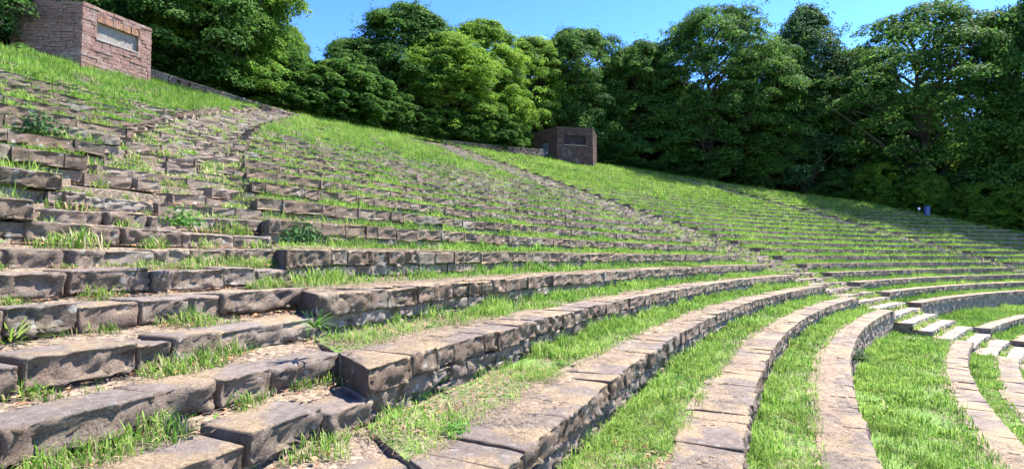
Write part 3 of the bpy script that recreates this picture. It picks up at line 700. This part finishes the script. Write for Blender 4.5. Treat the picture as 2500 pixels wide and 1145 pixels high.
def at(px, py, z):                     # plan point of a photographed spot on a level of known height
    X, Y = (px-1250)/1318.8, -(py-572.5)/1318.8; c, s = cos(.0422), sin(.0422); yy, zz = c-Y*s, s+Y*c; k = z/zz; return (X*k, yy*k, z)
def plant(name, px, py, z, kind, label, size, seed, cat='weed'):
    rg = np.random.default_rng(seed); c = at(px, py, z); root = empty(name, c, label, cat); mb = MB()
    if kind == 'rosette': long_leaves(mb, (0, 0, 0), int(18+10*rg.random()), size*.8, size*.09, rg); m_ = WEED
    elif kind == 'tuft': long_leaves(mb, (0, 0, 0), 80, size, size*.05, rg, .7, 1.1); m_ = GRASS
    elif kind == 'leafy': bushy(mb, (0, 0, 0), size, 420, size*.16, rg, 1.); m_ = WEED
    else: bushy(mb, (0, 0, 0), size, 420, size*.16, rg, 1.1); m_ = DARKW
    mb.build('foliage', m_, root)
    st = MB()
    for k in range(5):
        a = rg.uniform(0, 6.28); p1 = np.array([cos(a)*size*.4, sin(a)*size*.4, size*.55]); s = np.array([.003, .0, 0]); st.add([-s, s, p1+s, p1-s], [(0, 1, 2, 3)]); s = s[[1, 0, 2]]; st.add([-s, s, p1+s, p1-s], [(0, 1, 2, 3)])
    st.build('stem', WEED, root); return root
PL = [('weed', 540, 1010, -1.05, 'rosette', 'broad-leaved weed rosette in the lower left steps, lowest of its column', .26),
      ('weed', 530, 850, -.80, 'rosette', 'leafy weed growing where two step stones meet at left', .15),
      ('weed', 700, 905, -1.03, 'rosette', 'upright green weed clump beside the lichened step stone', .27),
      ('weed', 848, 940, -1.05, 'leafy', 'small weed growing in the shadow of the near bench end', .10),
      ('weed', 975, 985, -1.25, 'rosette', 'leafy weed at the foot of the near bench end wall', .24),
      ('weed', 1110, 1065, -1.27, 'leafy', 'bushy plant in the grass just above the lowest bench end', .13),
      ('weed', 1060, 960, -1.25, 'rosette', 'tall dock leaves in grass under the second bench', .3),
      ('weed', 770, 800, -.57, 'rosette', 'tall narrow-leaved weed below the shadowed bench end', .26),
      ('weed', 640, 800, -.80, 'rosette', 'row of long-leaved weed on the pale step stone', .22),
      ('weed', 560, 640, -.13, 'leafy', 'round dark green weed on the steps near eye level', .16),
      ('weed', 650, 635, -.13, 'leafy', 'yellowish tall weed beside the eye level bench end', .18),
      ('weed', 365, 640, -.13, 'rosette', 'spreading grassy weed on the step left of the round weed', .26),
      ('weed', 150, 715, -.36, 'rosette', 'long-leaved weed at the far left of the steps', .26),
      ('weed', 45, 715, -.36, 'rosette', 'dark grassy weed at the left edge of the picture', .25),
      ('weed', 445, 550, .3, 'leafy', 'low spreading mat of pale green clover on the stairs', .2),
      ('weed', 500, 780, -.585, 'rosette', 'thick tuft of grass blades below the cracked step stone', .2),
      ('ivy', 735, 590, .10, 'ivy', 'dark green ivy hanging over the second bench end', .15),
      ('nettle', 95, 325, 1.75, 'ivy', 'dark green nettle clump on the upper left benches', .30),
      ('weed', 1190, 735, -.80, 'leafy', 'broad-leaved plant at the foot of the bench in mid grass', .26),
      ('weed', 1225, 745, -.80, 'leafy', 'second broad-leaved plant right of the first at the bench foot', .2),
      ('ivy', 2095, 880, -2.6, 'ivy', 'dark ivy clump on the tall curved wall face', .3),
      ('grass_tuft', 2165, 1010, -3.1, 'tuft', 'dark round grass tuft alone on the wide walkway', .34),
      ('grass_tuft', 1640, 1075, -2.15, 'tuft', 'thick grass tuft between the two lowest near benches', .36),
      ('grass_tuft', 25, 850, -.6, 'tuft', 'long pale grass tuft at the left picture edge', .3)]
for i, a in enumerate(PL): plant(*a, 300+i, *(['ivy'] if a[0] == 'ivy' else ['grass'] if 'tuft' in a[0] else ['weed']))
# more unnamed weeds in the grass, same kinds, too many to tell apart
wm = MB(); rg = np.random.default_rng(77)
for u in range(-7, 8):
    n = 90; th = rg.uniform(128, 157, n); r = rowR(u)+rg.uniform(.62, 1.15, n)
    for t, r_ in zip(th, r):
        x, y = xy(t, r_); d = hypot(x, y)
        if d > 20 or not infrustum(np.array([x]), np.array([y]))[0] or in_aisle(np.array([t]), np.array([r_]), .1)[0]: continue
        L_ = rg.uniform(.08, .2)
        if rg.random() < .6: long_leaves(wm, (x, y, tread_z(u)), 9, L_, L_*.15, rg)
        else: bushy(wm, (x, y, tread_z(u)), L_*.8, 40, .045, rg)
tag(wm.build('ground_weeds', WEED), 'small broad-leaved weeds scattered through the grass', 'weeds', kind='stuff')

# ---------------------------------------------------------------- crest walls
crest_wall(125.6, 132.9, 101.9, 11.78, 11.05, 10.4, 'low stone wall running left from the dark hut along the crest', 5)
crest_wall(141.2, 147.6, 99.9, 10.15, 10.9, 9.4, 'low stone wall running right from the red hut along the crest', 6)

# ---------------------------------------------------------------- trees
def tube(mb, pts, rad, ns=6):
    pts = np.array(pts, float); n = len(pts); T = np.gradient(pts, axis=0); T /= np.linalg.norm(T, axis=1, keepdims=True)
    A = np.cross(T, [0.3, .1, 1.]); A /= np.linalg.norm(A, axis=1, keepdims=True)+1e-9; B = np.cross(T, A); an = np.arange(ns)*2*pi/ns
    V = pts[:, None]+np.array(rad)[:, None, None]*(np.cos(an)[None, :, None]*A[:, None]+np.sin(an)[None, :, None]*B[:, None])
    I = np.arange(n*ns).reshape(n, ns); J = np.roll(I, -1, 1); mb.add(V.reshape(-1, 3), np.stack([I[:-1], J[:-1], J[1:], I[1:]], -1).reshape(-1, 4))
def tree_meshes(kind, seed, nclump, nleaf, ls, mats):
    """unit tree: height 1, crown radius about .3; returns (crown mesh, trunk mesh)"""
    rg = np.random.default_rng(seed); nclump = int(nclump*2.5); cr = MB(); tr = MB()
    base = {'round': .03, 'beech': .13, 'spire': .12, 'open': .17, 'bush': 0.0}[kind]
    lean = rg.normal(0, .02, 2)
    zz = np.linspace(-.03, .86, 9); tp = np.stack([lean[0]*zz+.012*np.sin(zz*9), lean[1]*zz+.012*np.cos(zz*8), zz], 1)
    tube(tr, tp, .020*(1-zz*.95).clip(.08)+.001, 8)
    lobes = [(rg.uniform(0, 2*pi), rg.uniform(.3, .95), rg.uniform(.08, .26)) for _ in range(9)]
    cen = []
    for k in range(nclump*3):
        if len(cen) >= nclump: break
        t = rg.random()**.85; z = base+(1-base)*t
        if kind in ('round', 'bush'): env = .31*np.sqrt(max(0, 1-((t-.42)/.60)**2))
        elif kind == 'beech': env = .33*np.sqrt(max(0, 1-((t-.50)/.53)**2))
        elif kind == 'spire': env = .27*(1-t)**.55*(.55+.45*min(1, t*5))
        else: env = .30*np.sqrt(max(0, 1-((t-.55)/.5)**2))
        a = rg.uniform(0, 2*pi); e = env*(.66+.68*float(fbm(np.array([cos(a)*1.6+seed*3.1, sin(a)*1.6+9, t*4.5]), 2, 3)))*(1+.07*rg.normal())*1.04
        for la, lt, lw in lobes:
            e *= 1+.4*lw*cos(a-la)*math.exp(-((lt-t)/.12)**2)
        rad = e*(rg.uniform(.35, 1.)**.5)*(1.0 if rg.random() > .12 else 1.22)
        cen.append((cos(a)*rad, sin(a)*rad, z*.985, rad/(env+1e-3)))
    cen = np.array(cen)
    for i, (x, y, z, q) in enumerate(cen):
        cs = rg.choice([.020, .030, .043, .06], p=[.3, .32, .26, .12])*rg.uniform(.85, 1.2)*(1.0 if kind != 'spire' else .8)
        out = np.array([x, y, 0]); out /= np.linalg.norm(out)+1e-6
        m = int(nleaf*2.2*rg.uniform(.6, 1.4)*(cs/.046)**1.8)
        d = rg.normal(0, 1, (m, 3)); d /= np.linalg.norm(d, axis=1, keepdims=True); d[:, 2] = np.where(d[:, 2] < -.35, -d[:, 2], d[:, 2]); d *= (rg.uniform(.5, 1.06, m)**.6)[:, None]
        el = {'beech': .7, 'open': .8, 'bush': 1.7}.get(kind, .85)
        C = np.array([x, y, z])+d*cs*np.array([1.25, 1.25, el])
        # sprays droop outward
        C[:, 2] -= ((C[:, :2]-[x, y])@out[:2])*(.3 if kind in ('beech', 'spire') else .15)
        nr = d*.9+np.array([0, 0, .6])+out*.3
        leaves(cr, C, nr, ls, rg, np.clip(rg.normal(.45, .22, m)+rg.normal(0, .16)+.15*(z-.5), 0, 1))
        if i % 11 == 0 and kind != 'bush':
            zb_ = max(.12, z-rg.uniform(.08, .28)*max(q, .3)); k_ = np.interp(zb_, zz, range(9)); p0 = np.array([np.interp(k_, range(9), tp[:, j]) for j in range(3)])
            p1 = np.array([x, y, z]); mid = p0*.5+p1*.5+np.array([0, 0, .02])+rg.normal(0, .008, 3)
            tube(tr, [p0, p0*.7+mid*.3+[0, 0, -.003], mid, p1], [.0075, .006, .0045, .0015], 5)
    for k in range(260 if kind != 'bush' else 60):                       # loose twigs breaking the outline
        x, y, z, q = cen[rg.integers(len(cen))]
        if q < .7: continue
        g = rg.normal(0, 1, 3); g /= np.linalg.norm(g); g[2] = abs(g[2])*.8+.1; o_ = np.array([x, y, z])+g*rg.uniform(.035, .075)+np.array([x, y, 0])*.12
        m = int(rg.uniform(8, 26)); C = o_+rg.normal(0, .008, (m, 3))+np.linspace(-.02, .02, m)[:, None]*g
        leaves(cr, C, rg.normal(0, 1, (m, 3))+[0, 0, .6], ls, rg, np.clip(rg.normal(.5, .25, m), 0, 1))
    a, b = cr.build('crown', mats), tr.build('trunk', BARK)
    ma, mb_ = a.data, b.data; bpy.data.objects.remove(a); bpy.data.objects.remove(b); return ma, mb_
LG = leaf_mat('leaf_fresh', (.05, .12, .014), (.12, .235, .026), (.25, .38, .05), .5)
LD = leaf_mat('leaf_dark', (.028, .075, .014), (.07, .16, .028), (.15, .26, .05), .45)
LB = leaf_mat('leaf_blue', (.025, .065, .024), (.06, .13, .04), (.14, .23, .085), .4)
LY = leaf_mat('leaf_yellow', (.065, .14, .014), (.145, .265, .028), (.28, .41, .055), .5)
PROTO = {}
for key, kind, seed, nc, nl, ls, mt in (('A', 'round', 1, 300, 110, .0155, LG), ('B', 'round', 2, 290, 110, .0155, LD), ('C', 'beech', 3, 290, 120, .0135, LD),
        ('D', 'beech', 4, 290, 120, .0135, LG), ('E', 'spire', 5, 300, 95, .0125, LB), ('F', 'open', 6, 230, 95, .0140, LD), ('G', 'round', 7, 280, 110, .0155, LY),
        ('H', 'bush', 8, 130, 90, .030, LG), ('I', 'bush', 9, 130, 90, .030, LD), ('J', 'open', 12, 150, 60, .0135, LB)):
    PROTO[key] = tree_meshes(kind, seed, nc, nl, ls*.68, mt)
def tree(key, az, dist, top, wid, label, group=None, name='tree', cat='tree', rot=None, lift=0., bush=False):
    """az: degrees right of the view axis, dist m, top: tangent of elevation of its tip, wid: crown width m"""
    x, y = dist*sin(radians(az)), dist*cos(radians(az)); th, r = pol(x, y); d = r-r_out(th)
    zb = float(floor_z(th, d)) if d > 0 else float(hsurf(np.array(r)))
    h = top*dist-zb if top < 3 else top-3
    root = empty(name, (x, y, zb+lift), label, cat, group); s = wid/.62
    rz = rot if rot is not None else rng.uniform(0, 6.28)
    for nm, me in zip(('crown', 'trunk') if not bush else ('foliage', 'stem'), PROTO[key]):
        o = bpy.data.objects.new(nm, me); COL.objects.link(o); o.parent = root; o.scale = (s, s*1.0, h*1.02); o.rotation_euler.z = rz
    return root
def az_of(px): return degrees(atan2((px-1250)/1318.8, 1.0))
FRONT = [ # key, px centre, dist, top tangent, width, label
 ('B', -38, 37, 0.6, 7.6, 'dark tree whose branches hang over the left side of the red hut'),
 ('A', 310, 46, 0.6, 10.5, 'tall green tree rising directly behind the red hut'),
 ('B', 445, 43, 0.62, 11.5, 'broad tree right of the red hut, its top beyond the frame'),
 ('A', 548, 43, 0.545, 8.2, 'bright green tree at the right end of the left tree group'),
 ('D', 700, 57, 0.39, 4.6, 'slender pale tree at the notch of sky on its left side'),
 ('B', 868, 58, 0.385, 9.3, 'dark round tree first right of the sky gap'),
 ('B', 992, 60, 0.445, 13.7, 'highest dark dome-topped tree in the middle group'),
 ('G', 1176, 63, 0.43, 11.6, 'yellow-green tree top right of the tall dark dome'),
 ('G', 1085, 57, 0.40, 10.5, 'spreading bright-edged tree low in front of the dark dome'),
 ('G', 1296, 70, 0.4, 10.2, 'small yellow-green rounded crown between two taller trees'),
 ('B', 1412, 73, 0.415, 12.3, 'tree standing directly behind the dark shaded hut'),
 ('B', 1560, 74, 0.378, 12.7, 'lower dark crown just right of the tree behind the shaded hut'),
 ('C', 1745, 75, 0.415, 16.1, 'wide feathery beech with drooping pale twigs'),
 ('E', 1978, 81, 0.40, 19.2, 'dark tree with a pointed ragged top at right of centre'),
 ('C', 1880, 78, 0.35, 11.6, 'lower dark tree between the feathery beech and the pointed tree'),
 ('C', 2085, 84, 0.315, 11.8, 'low sloping tree shoulder right of the pointed tree'),
 ('F', 2270, 84, 0.35, 19.6, 'tall maple with visible forked trunk near the blue bin'),
 ('J', 2480, 86, 0.325, 10.5, 'thin-leaved tree with sky showing through at the right edge'),
 ('B', 2600, 84, 0.35, 12.4, 'dark tree cut off by the right edge of the picture')]
for k, px, dist, top, wid, lab in FRONT:
    if 1500 < px < 2200: dist, wid = dist*1.05, wid*1.05
    tree(k, az_of(px), dist, top, wid, lab)
G2 = 'trees deeper in the wood'; L2 = 'green tree standing deeper in the wood behind the front trees'
for i in range(40):
    px = -150+i*70+rng.uniform(-20, 20); base = float(np.interp(px, [0, 520, 630, 840, 950, 1200, 1600, 2000, 2300, 2400, 2500], [.5, .44, .22, .24, .34, .365, .345, .30, .25, .16, .22]))
    d = float(np.interp(px, [0, 700, 1400, 2000, 2500], [54, 66, 84, 94, 100]))+rng.uniform(-3, 6)
    if 1790 < px < 1990 and i % 2: continue
    tree('ABCDBC'[i % 6], az_of(px), d, base-rng.uniform(.0, .05), rng.uniform(10, 14) if not 600 < px < 850 else 7, L2, G2)
for i in range(30):
    px = -100+i*92+rng.uniform(-20, 20); d = float(np.interp(px, [0, 700, 1400, 2000, 2500], [75, 88, 106, 118, 124]))
    if 1790 < px < 1990: continue
    tree('BCB'[i % 3], az_of(px), d, float(np.interp(px, [0, 760, 1400, 2500], [.36, .20, .28, .15])), rng.uniform(13, 17), L2, G2)
# undergrowth along the wood edge
G3 = 'undergrowth bushes along the wood edge'; L3 = 'leafy dark bush in the undergrowth at the edge of the wood'
for i, px in enumerate(np.arange(395, 2560, 62)):
    px += rng.uniform(-15, 15); a = radians(az_of(px)); # find the crest on this bearing
    ds = np.arange(20, 110, .5); xs, ys = ds*sin(a), ds*cos(a); t_, r_ = pol(xs, ys); out = ds[(r_ > r_out(t_)) & (ds > 30)]
    if not len(out): continue
    d = out[0]+rng.uniform(2.5, 5)
    if 1300 < px < 1470: d += 5
    hgt = rng.uniform(4, 7) if px > 1960 else rng.uniform(2.5, 5) if px > 1480 else rng.uniform(3, 6.5)
    if 1800 < px < 1960 or 1225 < px < 1310 or (1540 < px < 2010 and i % 3): continue
    if 1480 < px < 2040: hgt = rng.uniform(1.3, 2.3)
    tree('I' if px < 2000 else 'HI'[i % 2], degrees(a), d, 3+hgt, rng.uniform(5, 8), L3, G3, 'bush', 'bush', bush=True)
# elder in flower beside the red hut
e = tree('H', az_of(398), 41.5, 3+2.3, 3.2, 'bush with creamy flower heads right of the red hut', None, 'flowering_bush', 'bush', bush=True)
fl = MB(); rg = np.random.default_rng(4)
for k in range(42):
    a = rg.uniform(0, 6.28); z = rg.uniform(.5, 2.3); r_ = 1.5*math.sqrt(max(.05, 1-((z-1)/1.5)**2)); C = np.array([cos(a)*r_, sin(a)*r_, z])+rg.normal(0, .05, (26, 3))*np.array([1.6, 1.6, .5])
    leaves(fl, C, np.tile([0, 0, 1.], (26, 1)), .06, rg, rg.random(26))
fl.build('flower_heads', PETAL, e)

# ---------------------------------------------------------------- litter bin and post by the wood
bx, by = 47.3*.955, 61.4*.955
th_, r_ = pol(bx, by); bz = float(hsurf(np.array(r_)))-.05
br = empty('litter_bin', (bx, by, bz), 'blue litter bin standing in tree shade near the wood edge', 'litter bin')
def lathe(mb, prof, ns=20):
    an = np.arange(ns)*2*pi/ns; V = np.concatenate([np.stack([r*np.cos(an), r*np.sin(an), np.full(ns, z)], 1) for r, z in prof]); I = np.arange(len(prof)*ns).reshape(-1, ns); J = np.roll(I, -1, 1)
    mb.add(V, np.stack([I[:-1], J[:-1], J[1:], I[1:]], -1).reshape(-1, 4))
b1 = MB(); lathe(b1, [(.0, 0), (.26, 0), (.30, .85), (.33, .87), (.33, .92), (.29, .92), (.27, .1)]); b1.build('body', plain('blue_paint', (.05, .09, .22), .4), br)
b2 = MB(); lathe(b2, [(.34, .93), (.34, .97), (.2, 1.04), (0, 1.06)]); b2.build('lid', plain('bin_lid', (.03, .05, .12), .4), br)
pr_ = empty('marker_post', (bx-.75, by+.2, bz), 'short post with a white plate left of the blue bin', 'post')
b3 = MB(); lathe(b3, [(.035, -.1), (.035, .9), (0, .92)], 8); b3.build('post', plain('post_wood', (.15, .12, .09)), pr_)
b4 = MB(); boxon(b4, (-.12, -.06), np.array([1., 0]), np.array([0, -1.]), 0, .24, 0, .02, .62, .86); b4.build('plate', plain('white_plate', (.7, .72, .75)), pr_)
